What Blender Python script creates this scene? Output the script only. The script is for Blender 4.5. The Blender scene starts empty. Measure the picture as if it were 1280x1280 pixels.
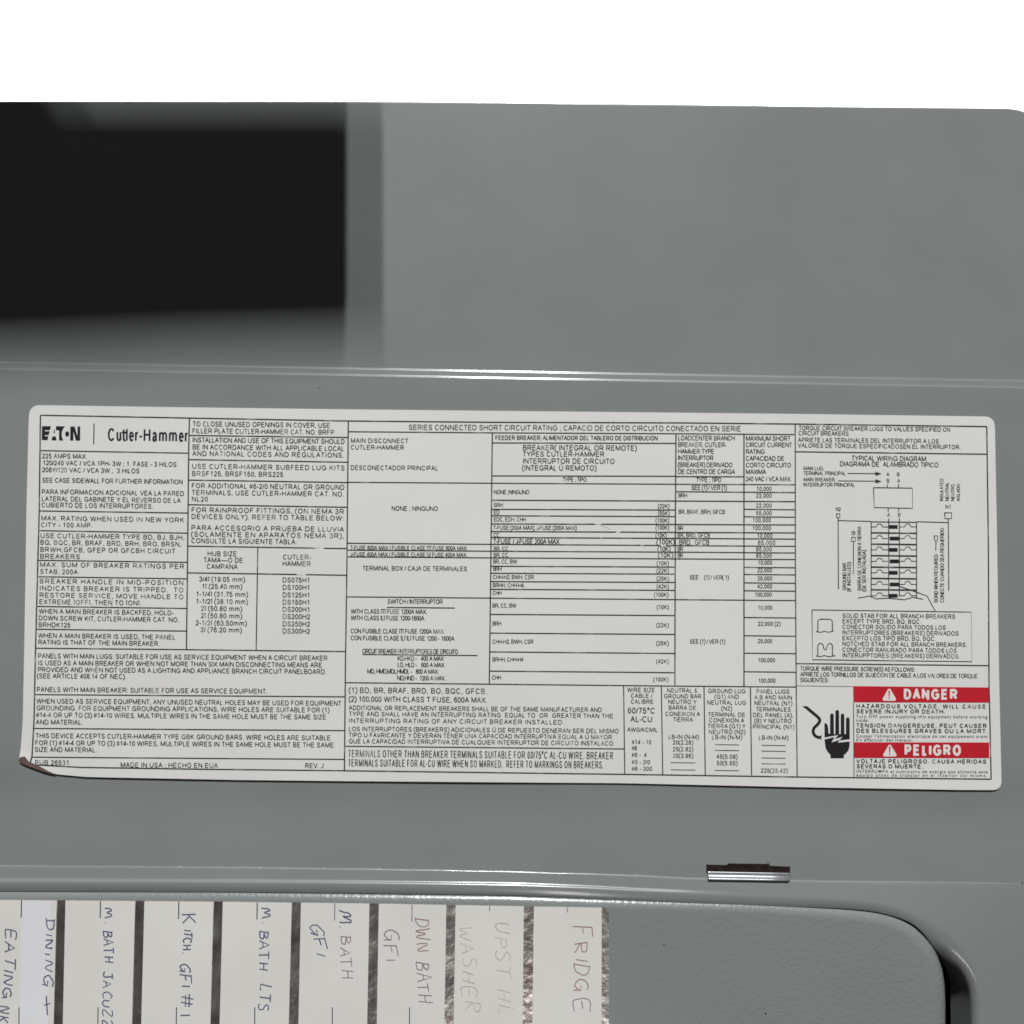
import bpy, bmesh, math, random
from mathutils import Vector, Matrix, noise

random.seed(7)
S = bpy.context.scene
COL = S.collection
U = 0.00025                      # one photograph pixel on the panel is a quarter of a millimetre
F = 1100.0                       # camera distance in those units

# ------------------------------------------------------------------ camera
nz = Vector((-.022, .036, 1.0)).normalized()           # panel normal seen from the camera
xw = Vector((1.0, -.0168, 0)); xw = (xw - nz * xw.dot(nz)).normalized()
yw = nz.cross(xw)
R = Matrix((xw, yw, nz))                               # camera axes -> world axes
O = Vector((0, 0, -F))
CAMPOS = R @ (-O)
cam_d = bpy.data.cameras.new('camera')
cam = bpy.data.objects.new('camera', cam_d); COL.objects.link(cam)
cam.matrix_world = Matrix.Translation(CAMPOS * U) @ R.to_4x4()
cam_d.sensor_width = 36; cam_d.angle = 2 * math.atan(640 / F)
cam_d.clip_start = .005; cam_d.clip_end = 50
S.camera = cam

def P(px, py, z=0.0):
    """point of the plane z (in units above the panel) seen at a photograph pixel"""
    d = R @ Vector(((px - 640) / F, -(py - 640) / F, -1))
    t = (z - CAMPOS.z) / d.z
    return CAMPOS + d * t                               # still in units; builders scale by U

# ------------------------------------------------------------------ world, lamps, exposure
W = bpy.data.worlds.new('World'); S.world = W; W.use_nodes = True
W.node_tree.nodes['Background'].inputs['Color'].default_value = (.95, .95, 1, 1)
W.node_tree.nodes['Background'].inputs['Strength'].default_value = .002

def area(name, pos, target, sx, sy, power, color=(1, 1, 1)):
    l = bpy.data.lights.new(name, 'AREA'); l.shape = 'RECTANGLE'
    l.size = sx * U; l.size_y = sy * U; l.energy = power; l.color = color
    o = bpy.data.objects.new(name, l); COL.objects.link(o)
    p = Vector(pos) * U; o.location = p
    o.rotation_euler = (Vector(target) * U - p).to_track_quat('-Z', 'Y').to_euler()
    return o
# two tubes of a ceiling fixture, up and in front of the panel
LZ, LY = 18000, 21000
area('ceiling_tube', (-1330, LY, LZ), (0, 0, 0), 235, 2250, 350, (1, .985, .965))
area('ceiling_tube', (250, LY, LZ), (0, 0, 0), 235, 2250, 372, (.97, .99, 1))
area('added_low_lamp', (715, -10900, 12000), (0, 0, 0), 500, 4600, 11, (1, .955, .96))  # lamp added below for the lip highlight and foil glints
area('added_backdrop_lamp', (0, 700, -1300), (0, 900, -3200), 1500, 700, 30)  # added behind the panel only to turn the backdrop white
S.view_settings.view_transform = 'Standard'; S.view_settings.look = 'None'
S.view_settings.exposure = 0; S.view_settings.gamma = 1
S.render.engine = 'CYCLES'; S.cycles.filter_width = 1.65

# ------------------------------------------------------------------ materials
def mat(name, rgb, rough=.5, coat=0.0, metal=0.0, spec=.5, mottle=0.0, mscale=40, bump=0.0, bscale=900, bdetail=2, ink=False, rvar=0.0, bdist=.0004):
    m = bpy.data.materials.new(name); m.use_nodes = True
    nt = m.node_tree; b = nt.nodes['Principled BSDF']
    b.inputs['Base Color'].default_value = (*rgb, 1); b.inputs['Roughness'].default_value = rough
    b.inputs['Metallic'].default_value = metal; b.inputs['Specular IOR Level'].default_value = spec
    b.inputs['Coat Weight'].default_value = coat; b.inputs['Coat Roughness'].default_value = .14
    tc = nt.nodes.new('ShaderNodeTexCoord')
    if mottle:
        n = nt.nodes.new('ShaderNodeTexNoise'); n.inputs['Scale'].default_value = mscale; n.inputs['Detail'].default_value = 5
        nt.links.new(tc.outputs['Object'], n.inputs['Vector'])
        r = nt.nodes.new('ShaderNodeValToRGB')
        r.color_ramp.elements[0].position = .3; r.color_ramp.elements[1].position = .7
        lo = [c * (1 - mottle) for c in rgb]; hi = [c * (1 + mottle) for c in rgb]
        lo[0] *= 1 + mottle * .35; hi[1] *= 1 + mottle * .15
        r.color_ramp.elements[0].color = (*lo, 1); r.color_ramp.elements[1].color = (*hi, 1)
        nt.links.new(n.outputs['Fac'], r.inputs['Fac']); nt.links.new(r.outputs['Color'], b.inputs['Base Color'])
        if rvar:
            mr = nt.nodes.new('ShaderNodeMapRange'); mr.inputs['To Min'].default_value = rough - rvar; mr.inputs['To Max'].default_value = rough + rvar
            nt.links.new(n.outputs['Fac'], mr.inputs['Value']); nt.links.new(mr.outputs['Result'], b.inputs['Roughness'])
    if bump:
        n2 = nt.nodes.new('ShaderNodeTexNoise'); n2.inputs['Scale'].default_value = bscale; n2.inputs['Detail'].default_value = bdetail
        nt.links.new(tc.outputs['Object'], n2.inputs['Vector'])
        bp = nt.nodes.new('ShaderNodeBump'); bp.inputs['Strength'].default_value = bump; bp.inputs['Distance'].default_value = bdist
        nt.links.new(n2.outputs['Fac'], bp.inputs['Height']); nt.links.new(bp.outputs['Normal'], b.inputs['Normal'])
    if ink:                                              # worn print: patches rubbed back towards the paper
        n3 = nt.nodes.new('ShaderNodeTexNoise'); n3.inputs['Scale'].default_value = 150; n3.inputs['Detail'].default_value = 6
        nt.links.new(tc.outputs['Object'], n3.inputs['Vector'])
        r3 = nt.nodes.new('ShaderNodeValToRGB')
        r3.color_ramp.elements[0].position = .55; r3.color_ramp.elements[1].position = .84
        r3.color_ramp.elements[0].color = (*rgb, 1); r3.color_ramp.elements[1].color = (.36, .35, .34, 1)
        nt.links.new(n3.outputs['Fac'], r3.inputs['Fac']); nt.links.new(r3.outputs['Color'], b.inputs['Base Color'])
    return m
GREY = (.190, .204, .200)
M_paint = mat('grey_enamel', GREY, .30, coat=.75, spec=.2, mottle=.035, mscale=30, bump=.05, bscale=1800)
M_plate = mat('grey_textured_enamel', (.185, .2, .197), .30, coat=.5, spec=.25, mottle=.03, mscale=30, bump=.36, bscale=820, bdetail=1.5)
M_paper = mat('label_paper', (.598, .594, .580), .5, spec=.3, mottle=.025, mscale=22, bump=.10, bscale=70)
M_ink = mat('black_print', (.022, .021, .022), .6, spec=.2, ink=True)
M_solid = mat('dense_black_print', (.016, .014, .016), .55, spec=.2)
M_rule = mat('ruled_line', (.03, .03, .031), .6, spec=.2, ink=True)
M_red = mat('red_print', (.43, .012, .022), .5, spec=.3, mottle=.06, mscale=90)
M_white = mat('white_print', (.64, .61, .59), .5, spec=.3)
M_card = mat('card_paper', (.59, .58, .55), .6, spec=.25, mottle=.03, mscale=25, bump=.12, bscale=90)
M_tape = mat('correction_paper', (.61, .615, .63), .5, spec=.3, mottle=.02, mscale=40)
M_foil = mat('foil_tape', (.70, .66, .625), .28, metal=.94, spec=.6, mottle=.3, mscale=170, bump=.27, bscale=240, bdetail=3, rvar=.06, bdist=.001)
M_stain = mat('brown_adhesive', (.085, .05, .045), .5, mottle=.3, mscale=200)
M_steel = mat('latch_steel', (.52, .54, .57), .30, metal=.8, mottle=.12, mscale=300)
M_slot_shade = mat('slot_shade', (.017, .011, .011), .7, spec=.1, mottle=.5, mscale=500)  # dark colour standing for the shade in the latch slot
M_dark = mat('dark_interior', (.012, .010, .010), .8, spec=.05)
M_black = mat('blocker_black', (.012, .012, .013), .7, spec=.1)
M_backdrop = mat('backdrop_white', (.86, .86, .86), .8, spec=.1)
def pen(name, rgb): return mat(name, rgb, .6, spec=.2, mottle=.25, mscale=600)
M_blue = pen('violet_pen', (.095, .085, .17))
M_plum = pen('plum_pen', (.19, .12, .17))
M_pink = pen('faded_pink_pen', (.47, .37, .355))
M_rose = pen('reddish_pen', (.25, .13, .14))
M_tick = mat('tick_print', (.05, .05, .05), .6, spec=.2)

# ------------------------------------------------------------------ builders
def link(name, me, m, parent=None):
    o = bpy.data.objects.new(name, me); COL.objects.link(o)
    if m: me.materials.append(m)
    if parent: o.parent = parent; o.matrix_parent_inverse = Matrix.Translation(-parent.location) if parent.parent is None else Matrix.Identity(4)
    return o
def from_data(name, vs, fs, m, parent=None, smooth=False):
    me = bpy.data.meshes.new(name)
    me.from_pydata([tuple(v * U) for v in vs], [], fs); me.update()
    if smooth:
        for p in me.polygons: p.use_smooth = True
    return link(name, me, m, parent)
def thing(name, label, cat, loc, group=None):
    o = bpy.data.objects.new(name, None); COL.objects.link(o)
    o.location = Vector(loc) * U; o.empty_display_size = .01
    o['label'] = label; o['category'] = cat
    if group: o['group'] = group
    return o
def grid(name, rows, m, parent=None, smooth=True, thick=0):
    nc = len(rows[0]); vs = [v for r in rows for v in r]; fs = []
    for i in range(len(rows) - 1):
        for j in range(nc - 1):
            fs.append((i * nc + j, (i + 1) * nc + j, (i + 1) * nc + j + 1, i * nc + j + 1))
    o = from_data(name, vs, fs, m, parent, smooth)
    cnt = {}
    for p in o.data.polygons:
        for k in p.edge_keys: cnt[k] = cnt.get(k, 0) + 1
    for e in o.data.edges:
        if cnt.get(tuple(sorted(e.vertices)), 0) == 1: e.use_edge_sharp = True
    if thick:
        md = o.modifiers.new('thickness', 'SOLIDIFY'); md.thickness = thick * U; md.offset = -1
    return o
def interp(pts, x):
    if x <= pts[0][0]: return pts[0][1]
    for (a, b), (c, d) in zip(pts, pts[1:]):
        if x <= c: return b + (d - b) * (x - a) / (c - a)
    return pts[-1][1]
def smooth_interp(pts, x):
    k = 14
    return (interp(pts, x - k) + 2 * interp(pts, x) + interp(pts, x + k)) / 4

class Ink:
    """flat print gathered into one mesh; positions in photograph pixels on the sheet zf(px,py)"""
    def __init__(s, zf): s.v = []; s.f = []; s.zf = zf; s.n = 0
    def poly(s, pts, lift=0.0):
        b = len(s.v)
        for x, y in pts: s.v.append(P(x, y, s.zf(x, y) + lift))
        a = sum(pts[i][0] * pts[(i + 1) % len(pts)][1] - pts[(i + 1) % len(pts)][0] * pts[i][1] for i in range(len(pts)))
        idx = list(range(b, b + len(pts)))
        s.f.append(tuple(idx if a < 0 else idx[::-1]))
    def line(s, pts, w=1.0, lift=None):
        s.n += 1
        if lift is None: lift = .004 * (s.n % 30)
        L = []; Rr = []
        for i, p in enumerate(pts):
            a = pts[max(i - 1, 0)]; c = pts[min(i + 1, len(pts) - 1)]
            dx, dy = c[0] - a[0], c[1] - a[1]; l = math.hypot(dx, dy) or 1
            nx, ny = -dy / l * w / 2, dx / l * w / 2
            L.append((p[0] + nx, p[1] + ny)); Rr.append((p[0] - nx, p[1] - ny))
        for i in range(len(pts) - 1):
            s.poly([L[i], L[i + 1], Rr[i + 1], Rr[i]], lift)
    def tri(s, verts2d, faces, lift=0.0):
        b = len(s.v)
        for x, y in verts2d: s.v.append(P(x, y, s.zf(x, y) + lift))
        for k, f in enumerate(faces):
            s.f.append(tuple(b + i for i in f))
            if len(f) == 4:
                for i in f: s.v[b + i] = s.v[b + i] + Vector((0, 0, .004 * (k % 14)))
    def build(s, name, m, parent=None): return from_data(name, s.v, s.f, m, parent)

# plain grotesque lettering drawn as strokes (cap height 1); anything else comes from the built-in font
def ar(cx, cy, rx, ry, a0, a1, n=10):
    return [(cx + rx * math.cos(math.radians(a0 + (a1 - a0) * i / n)), cy + ry * math.sin(math.radians(a0 + (a1 - a0) * i / n))) for i in range(n + 1)]
def cm(p, n=4):
    q = [p[0]] + list(p) + [p[-1]]; out = []
    for i in range(1, len(q) - 2):
        for k in range(n):
            t = k / n; o = []
            for c in (0, 1):
                a, b, d, e = q[i - 1][c], q[i][c], q[i + 1][c], q[i + 2][c]
                o.append(.5 * (2 * b + (d - a) * t + (2 * a - 5 * b + 4 * d - e) * t * t + (3 * b - a - 3 * d + e) * t ** 3))
            out.append(tuple(o))
    return out + [p[-1]]
_six = [cm([(.93, .8), (.78, .96), (.5, 1), (.2, .88), (.04, .6), (.02, .34)]), ar(.5, .32, .48, .32, 0, 360, 14)]
SG = {
 'A': (.667, [[(0, 0), (.5, 1), (1, 0)], [(.18, .36), (.82, .36)]]), 'B': (.667, [[(0, 0), (0, 1), (.6, 1)] + ar(.6, .765, .34, .235, 90, -90, 7) + [(0, .53)], [(.6, .53)] + ar(.62, .265, .38, .265, 90, -90, 7) + [(0, 0)]]),
 'C': (.722, [ar(.52, .5, .52, .5, 38, 322, 14)]), 'D': (.722, [[(0, 0), (0, 1), (.45, 1)] + ar(.45, .5, .55, .5, 90, -90, 10) + [(0, 0)]]),
 'E': (.667, [[(1, 1), (0, 1), (0, 0), (1.03, 0)], [(0, .53), (.93, .53)]]), 'F': (.611, [[(1, 1), (0, 1), (0, 0)], [(0, .52), (.86, .52)]]),
 'G': (.778, [ar(.52, .5, .52, .5, 40, 322, 14) + [(1, .18), (1, .47), (.56, .47)]]), 'H': (.722, [[(0, 0), (0, 1)], [(1, 0), (1, 1)], [(0, .53), (1, .53)]]),
 'I': (.278, [[(.5, 0), (.5, 1)]]), 'J': (.5, [[(1, 1), (1, .28)] + ar(.5, .28, .5, .28, 0, -170, 8)]), 'K': (.667, [[(0, 0), (0, 1)], [(.98, 1), (0, .36)], [(.36, .6), (1.03, 0)]]),
 'L': (.556, [[(0, 1), (0, 0), (1, 0)]]), 'M': (.833, [[(0, 0), (0, 1), (.5, .06), (1, 1), (1, 0)]]), 'N': (.722, [[(0, 0), (0, 1), (1, 0), (1, 1)]]), 'O': (.778, [ar(.5, .5, .5, .5, 0, 360, 16)]),
 'P': (.667, [[(0, 0), (0, 1), (.64, 1)] + ar(.64, .72, .36, .28, 90, -90, 7) + [(0, .44)]]), 'Q': (.778, [ar(.5, .5, .5, .5, 0, 360, 16), [(.6, .24), (1, -.05)]]),
 'R': (.722, [[(0, 0), (0, 1), (.62, 1)] + ar(.62, .735, .34, .265, 90, -90, 7) + [(0, .47)], [(.5, .47), (1.02, 0)]]),
 'S': (.667, [cm([(.95, .76), (.8, .95), (.5, 1), (.15, .92), (.06, .74), (.2, .58), (.5, .51), (.82, .42), (.97, .25), (.85, .06), (.5, 0), (.15, .06), (.02, .28)], 2)]),
 'T': (.611, [[(0, 1), (1, 1)], [(.5, 1), (.5, 0)]]), 'U': (.722, [[(0, 1), (0, .38)] + ar(.5, .38, .5, .38, 180, 360, 8) + [(1, 1)]]), 'V': (.667, [[(0, 1), (.5, 0), (1, 1)]]),
 'W': (.944, [[(0, 1), (.25, 0), (.5, 1), (.75, 0), (1, 1)]]), 'X': (.667, [[(0, 0), (1, 1)], [(0, 1), (1, 0)]]), 'Y': (.667, [[(0, 1), (.5, .44), (1, 1)], [(.5, .44), (.5, 0)]]), 'Z': (.611, [[(.02, 1), (.98, 1), (0, 0), (1, 0)]]),
 '0': (.556, [ar(.5, .5, .5, .5, 0, 360, 14)]), '1': (.556, [[(.18, .76), (.6, 1), (.6, 0)]]), '2': (.556, [cm([(.04, .73), (.2, .95), (.5, 1), (.82, .92), (.94, .72), (.75, .45), (.35, .2), (0, 0)], 2) + [(1, 0)]]),
 '3': (.556, [cm([(.04, .76), (.2, .95), (.5, 1), (.8, .93), (.88, .75), (.72, .56), (.42, .53)], 2), cm([(.42, .53), (.8, .47), (.97, .27), (.82, .06), (.5, 0), (.16, .07), (0, .27)], 2)]),
 '4': (.556, [[(.74, 0), (.74, 1), (-.02, .27), (1.04, .27)]]), '5': (.556, [[(.92, 1), (.2, 1), (.08, .5)] + cm([(.08, .5), (.48, .64), (.82, .56), (.97, .33), (.84, .07), (.48, 0), (.16, .06), (0, .26)], 2)]),
 '6': (.556, _six), '7': (.556, [[(0, 1), (1, 1), (.62, .55), (.36, 0)]]), '8': (.556, [ar(.5, .765, .42, .235, 0, 360, 12), ar(.5, .265, .49, .265, 0, 360, 12)]),
 '9': (.556, [[(1 - a, 1 - b) for a, b in st] for st in _six]),
 '.': (.278, [[(.5, -.02), (.5, .1)]]), ',': (.278, [[(.5, .1), (.5, -.03), (.3, -.18)]]), ':': (.278, [[(.5, 0), (.5, .12)], [(.5, .58), (.5, .7)]]), ';': (.278, [[(.5, .1), (.5, -.03), (.3, -.18)], [(.5, .58), (.5, .7)]]),
 '-': (.333, [[(-.1, .36), (1.1, .36)]]), '\u2014': (1.0, [[(-.1, .36), (1.1, .36)]]), '/': (.278, [[(-.35, 0), (1.35, 1)]]), '(': (.333, [ar(1.4, .4, 1.4, .72, 106, 254, 8)]), ')': (.333, [ar(-.4, .4, 1.4, .72, 74, -74, 8)]),
 '#': (.556, [[(.16, 0), (.36, 1)], [(.62, 0), (.82, 1)], [(0, .66), (1, .66)], [(-.02, .32), (.98, .32)]]), "'": (.19, [[(.5, .72), (.5, 1)]]), '\u00ba': (.4, [ar(.5, .9, .6, .22, 0, 360, 10)]),
 '\u00ee': (.278, [[(.5, 0), (.5, .72)], [(-.3, .86), (.5, 1.02), (1.3, .86)]]), '\u00da': (.722, [[(0, 1), (0, .38)] + ar(.5, .38, .5, .38, 180, 360, 8) + [(1, 1)], [(.4, 1.12), (.65, 1.28)]]),
 '&': (.667, [cm([(1.02, 0), (.55, .5), (.28, .76), (.4, .98), (.62, .95), (.66, .78), (.3, .52), (.04, .25), (.22, .02), (.55, .04), (.86, .4)], 2)]), ' ': (.278, []),
 'u': (.556, [[(0, .72), (0, .25)] + ar(.5, .25, .5, .25, 180, 360, 6), [(1, .72), (1, 0)]]), 't': (.278, [[(.3, .96), (.3, .12), (.9, 0), (2.0, .02)], [(-1.2, .7), (2.2, .7)]]), 'l': (.222, [[(.5, 0), (.5, 1)]]),
 'e': (.556, [[(0, .37), (1, .37)] + ar(.5, .36, .5, .36, 0, 320, 12)]), 'r': (.333, [[(0, 0), (0, .72)], cm([(0, .4), (.3, .66), (1.1, .68)], 3)]), 'a': (.556, [cm([(.05, .54), (.25, .7), (.6, .72), (.88, .6), (.9, .3), (1, 0)], 3), cm([(.88, .42), (.4, .38), (.04, .24), (.1, .04), (.4, -.01), (.88, .2)], 3)]),
 'm': (.833, [[(0, 0), (0, .72)], [(0, .5)] + ar(.25, .47, .25, .25, 150, 0, 6) + [(.5, 0)], [(.5, .5)] + ar(.75, .47, .25, .25, 150, 0, 6) + [(1, 0)]]),
}
def stroke_glyph(ch, sw, hs=1.0):
    adv, sts = SG[ch]; adv *= hs / .716
    sb = .045 if ch in 'AVWXYT/' else .0 if ch in '()-' else .07 if ch in '0123456789' else .02 if ch in 'tr#' else .105
    if ch in '#&': sw *= .72
    sb *= min(hs, 1)
    a, b = sb + sw / 2, adv - sb - sw / 2
    if b - a < .08 * hs: m_ = adv / 2; a, b = m_ - .09 * hs, m_ + .09 * hs
    lo, hi = sw / 2, 1 - sw / 2
    vs, fs = [], []
    for st in sts:
        p = [(a + (b - a) * x, lo + (hi - lo) * y) for x, y in st]
        for i in range(len(p) - 1):
            (x0, y0), (x1, y1) = p[i], p[i + 1]; l = math.hypot(x1 - x0, y1 - y0)
            if l < 1e-6: continue
            dx, dy = (x1 - x0) / l, (y1 - y0) / l
            ex = sw * .5 if len(p) < 4 or True else 0
            e0 = ex * (.95 if i else (0 if len(p) > 5 else .0)); e1 = ex * (.95 if i < len(p) - 2 else 0)
            if len(p) > 6:
                e0 = min(e0, l * .3); e1 = min(e1, l * .3)
            nx, ny = -dy * sw / 2, dx * sw / 2
            k = len(vs)
            vs += [(x0 - dx * e0 + nx, y0 - dy * e0 + ny), (x0 - dx * e0 - nx, y0 - dy * e0 - ny), (x1 + dx * e1 - nx, y1 + dy * e1 - ny), (x1 + dx * e1 + nx, y1 + dy * e1 + ny)]
            fs.append((k, k + 1, k + 2, k + 3))
    return vs, fs, adv
GC = {}
def glyph(ch, bold, hs=1.0):
    k = (ch, bold, hs)
    if k in GC: return GC[k]
    if ch in SG and bold >= .06:
        GC[k] = stroke_glyph(ch, bold, hs); return GC[k]
    if bold >= .06:
        v, f, adv = glyph(ch, .012); h = max(q[1] for q in glyph('H', .012)[0])
        GC[k] = ([(a / h * hs, b / h) for a, b in v], f, adv / h * hs); return GC[k]
    def ev(body):
        c = bpy.data.curves.new('g', 'FONT'); c.body = body; c.size = 1; c.resolution_u = 3; c.offset = bold
        o = bpy.data.objects.new('g', c); COL.objects.link(o)
        dg = bpy.context.evaluated_depsgraph_get(); dg.update()
        me = o.evaluated_get(dg).to_mesh()
        v = [(q.co.x, q.co.y) for q in me.vertices]; f = [tuple(p.vertices) for p in me.polygons]
        o.evaluated_get(dg).to_mesh_clear()
        bpy.data.objects.remove(o); bpy.data.curves.remove(c)
        return v, f
    x1 = max(q[0] for q in ev('|')[0]); x2 = max(q[0] for q in ev(ch + '|')[0])
    v, f = ev(ch) if ch.strip() else ([], [])
    GC[k] = (v, f, x2 - x1)
    return GC[k]
CAP = {}
def text(ink, x0, x1, y0, body, cap=5.7, slope=.0135, bold=.152, mode='mix', up=False, lift=0.0, y1=None):
    """lettering from (x0,y0) running to x1 on a base line of the given slope; up=True: reads upwards from y0 to x1"""
    if bold not in CAP: CAP[bold] = max(v[1] for v in glyph('H', bold)[0])
    sc = cap / CAP[bold]
    gl = [glyph(c, bold) for c in body]
    w0 = sum(g[2] for g in gl) * sc
    target = abs(x1 - x0) if not up else abs(y0 - y1)
    r = target / w0
    if mode == 'scale': hs = r
    else: hs = max(r, .5) ** .45 if r < 1 else min(r, 1.06)
    nsp = body.count(' ')
    hs = round(hs, 2); gl = [glyph(c, bold, hs) for c in body]; w0 = sum(g[2] for g in gl) * sc; hs = 1.0
    tr = (target - w0 * hs) / max(len(body) - .5, 1)
    tsp = tr if tr > 0 else tr * .3
    if nsp and tr < 0: tr = (target - w0 * hs - nsp * tsp) / max(len(body) - nsp - .5, 1)
    if up: ux, uy = 0.0, -1.0
    else:
        l = math.hypot(1, slope); ux, uy = 1 / l, slope / l
    vx, vy = uy, -ux                                     # glyph up
    pen_x = 0.0
    for (v, f, adv) in gl:
        if v:
            q = [(x0 + (pen_x + a * sc * hs) * ux + b * sc * vx, y0 + (pen_x + a * sc * hs) * uy + b * sc * vy) for a, b in v]
            ink.tri(q, f, lift)
        pen_x += adv * sc * hs + (tr if v else tsp)

# ------------------------------------------------------------------ backdrop
bw = 9000
from_data('white_backdrop', [Vector((-bw, -bw, -3200)), Vector((bw, -bw, -3200)), Vector((bw, bw, -3200)), Vector((-bw, bw, -3200))], [(0, 1, 2, 3)], M_backdrop)['kind'] = 'structure'  # stands in for the blank white background, not a real wall

# ------------------------------------------------------------------ the panel
panel = thing('breaker_panel', 'grey enamelled steel breaker panel with open door and rounded plate, behind the white label', 'electrical panel', P(640, 1130, -30))
YT = [(-400, 127), (620, 127), (800, 130), (1000, 133), (1254, 135.6)]
YR = [(-300, 446), (0, 451.5), (400, 458.6), (640, 463.2), (900, 468), (1400, 477)]
L1 = [(-300, 1079), (0, 1081.5), (300, 1083.5), (500, 1086), (640, 1088.5), (800, 1093.5), (860, 1097), (1000, 1100), (1280, 1103.5), (1400, 1105)]
def ytop(x):
    y = interp(YT, x)
    if x > 1254: y = 135.6 + 85 - math.sqrt(max(85 ** 2 - (x - 1254) ** 2, 0))
    return y
def wob(x, k): return .35 * noise.noise(Vector((x * .021, k, 0))) + .25 * noise.noise(Vector((x * .06, k + 5, 0)))
xs = [-260 + 10 * i for i in range(152)] + [1254 + 85 * math.sin(a * math.pi / 40) for a in range(1, 21)]
def angle_profile(segs, step=.5):
    """segs: (length, angle at end in degrees); returns (offset, height) samples"""
    a = 0.0; out = [(0.0, 0.0)]; t = z = 0.0
    for ln, b in segs:
        n = max(1, int(round(ln / step)))
        for i in range(n):
            th = math.radians(a + (b - a) * (i + .5) / n)
            t += ln / n; z += ln / n * math.tan(th); out.append((t, z))
        a = b
    return out
rp = angle_profile([(1.6, 33), (1.8, 8), (5.0, 8), (1.8, 33), (1.6, 0)], .3)
rise = rp[-1][1]
def sstep(a, b, x):
    t = min(max((x - a) / (b - a), 0), 1); return t * t * (3 - 2 * t)
def sag(x, y):
    """the sheet dips a little below the label and comes back to the seam"""
    u = y - (.012 * (x - 640) + 978)
    return -3.6 * sstep(-22, 26, u) * (1 - sstep(20, 112, u))
def door_rows():
    rows = []
    for dy, dz in ((0, -16), (0, -.35), (.35, 0), (2.4, 0)):
        rows.append([P(x, ytop(x), -rise + dz) + Vector((0, -dy, 0)) for x in xs])
    for k in range(1, 12):
        f = k / 12
        rows.append([P(x, (ytop(x) + 3) * (1 - f) + (interp(YR, x) - 1) * f, -rise + .5 * noise.noise(Vector((x * .004, f * 3, 1)))) for x in xs])
    for t, z in rp:
        rows.append([P(x, smooth_interp(YR, x) + t - .6 + wob(x, 3) * (1 - .3 * t / 12), -rise + z) for x in xs])
    for k in range(1, 27):
        f = k / 26
        rows.append([P(x, (smooth_interp(YR, x) + 13) * (1 - f) + smooth_interp(L1, x) * f + (wob(x, 9) if k == 26 else 0), sag(x, (smooth_interp(YR, x) + 13) * (1 - f) + smooth_interp(L1, x) * f)) for x in xs])
    return rows
grid('door', door_rows(), M_paint, panel, thick=5)

# cover frame swept along the lip of its opening
LIP = [(-260, 1102.5), (0, 1104), (300, 1105), (450, 1106.5), (640, 1109), (720, 1112), (800, 1116), (900, 1120), (1000, 1123.5), (1060, 1125.5), (1096, 1129), (1127, 1136.5), (1150, 1146.7), (1175, 1159), (1201, 1182), (1216, 1204), (1225, 1228), (1229, 1250), (1229.6, 1280), (1230, 1330), (1230, 1450)]
def resample(pts, step, sm=3):
    out = []; 
    for (a, b), (c, d) in zip(pts, pts[1:]):
        n = max(1, int(math.hypot(c - a, d - b) / step))
        for i in range(n): out.append((a + (c - a) * i / n, b + (d - b) * i / n))
    out.append(pts[-1])
    for _ in range(sm):
        out = [out[0]] + [((out[i - 1][0] + 2 * out[i][0] + out[i + 1][0]) / 4, (out[i - 1][1] + 2 * out[i][1] + out[i + 1][1]) / 4) for i in range(1, len(out) - 1)] + [out[-1]]
    return out
def normals(pts):
    ns = []
    for i in range(len(pts)):
        a = pts[max(i - 2, 0)]; c = pts[min(i + 2, len(pts) - 1)]
        dx, dy = c[0] - a[0], c[1] - a[1]; l = math.hypot(dx, dy)
        ns.append(Vector((-dy / l, -dx / l, 0)))        # photograph y points down: towards the opening
    return ns
lip = resample(LIP, 5, 8); lipn = normals(lip)
ZF = 5.6
tops = [p for p in lip if p[0] <= 1090]
nt_ = len(tops); cor = [i for i, p in enumerate(lip) if p[0] > 1090 and p[1] < 1252]
cols = []
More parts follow.
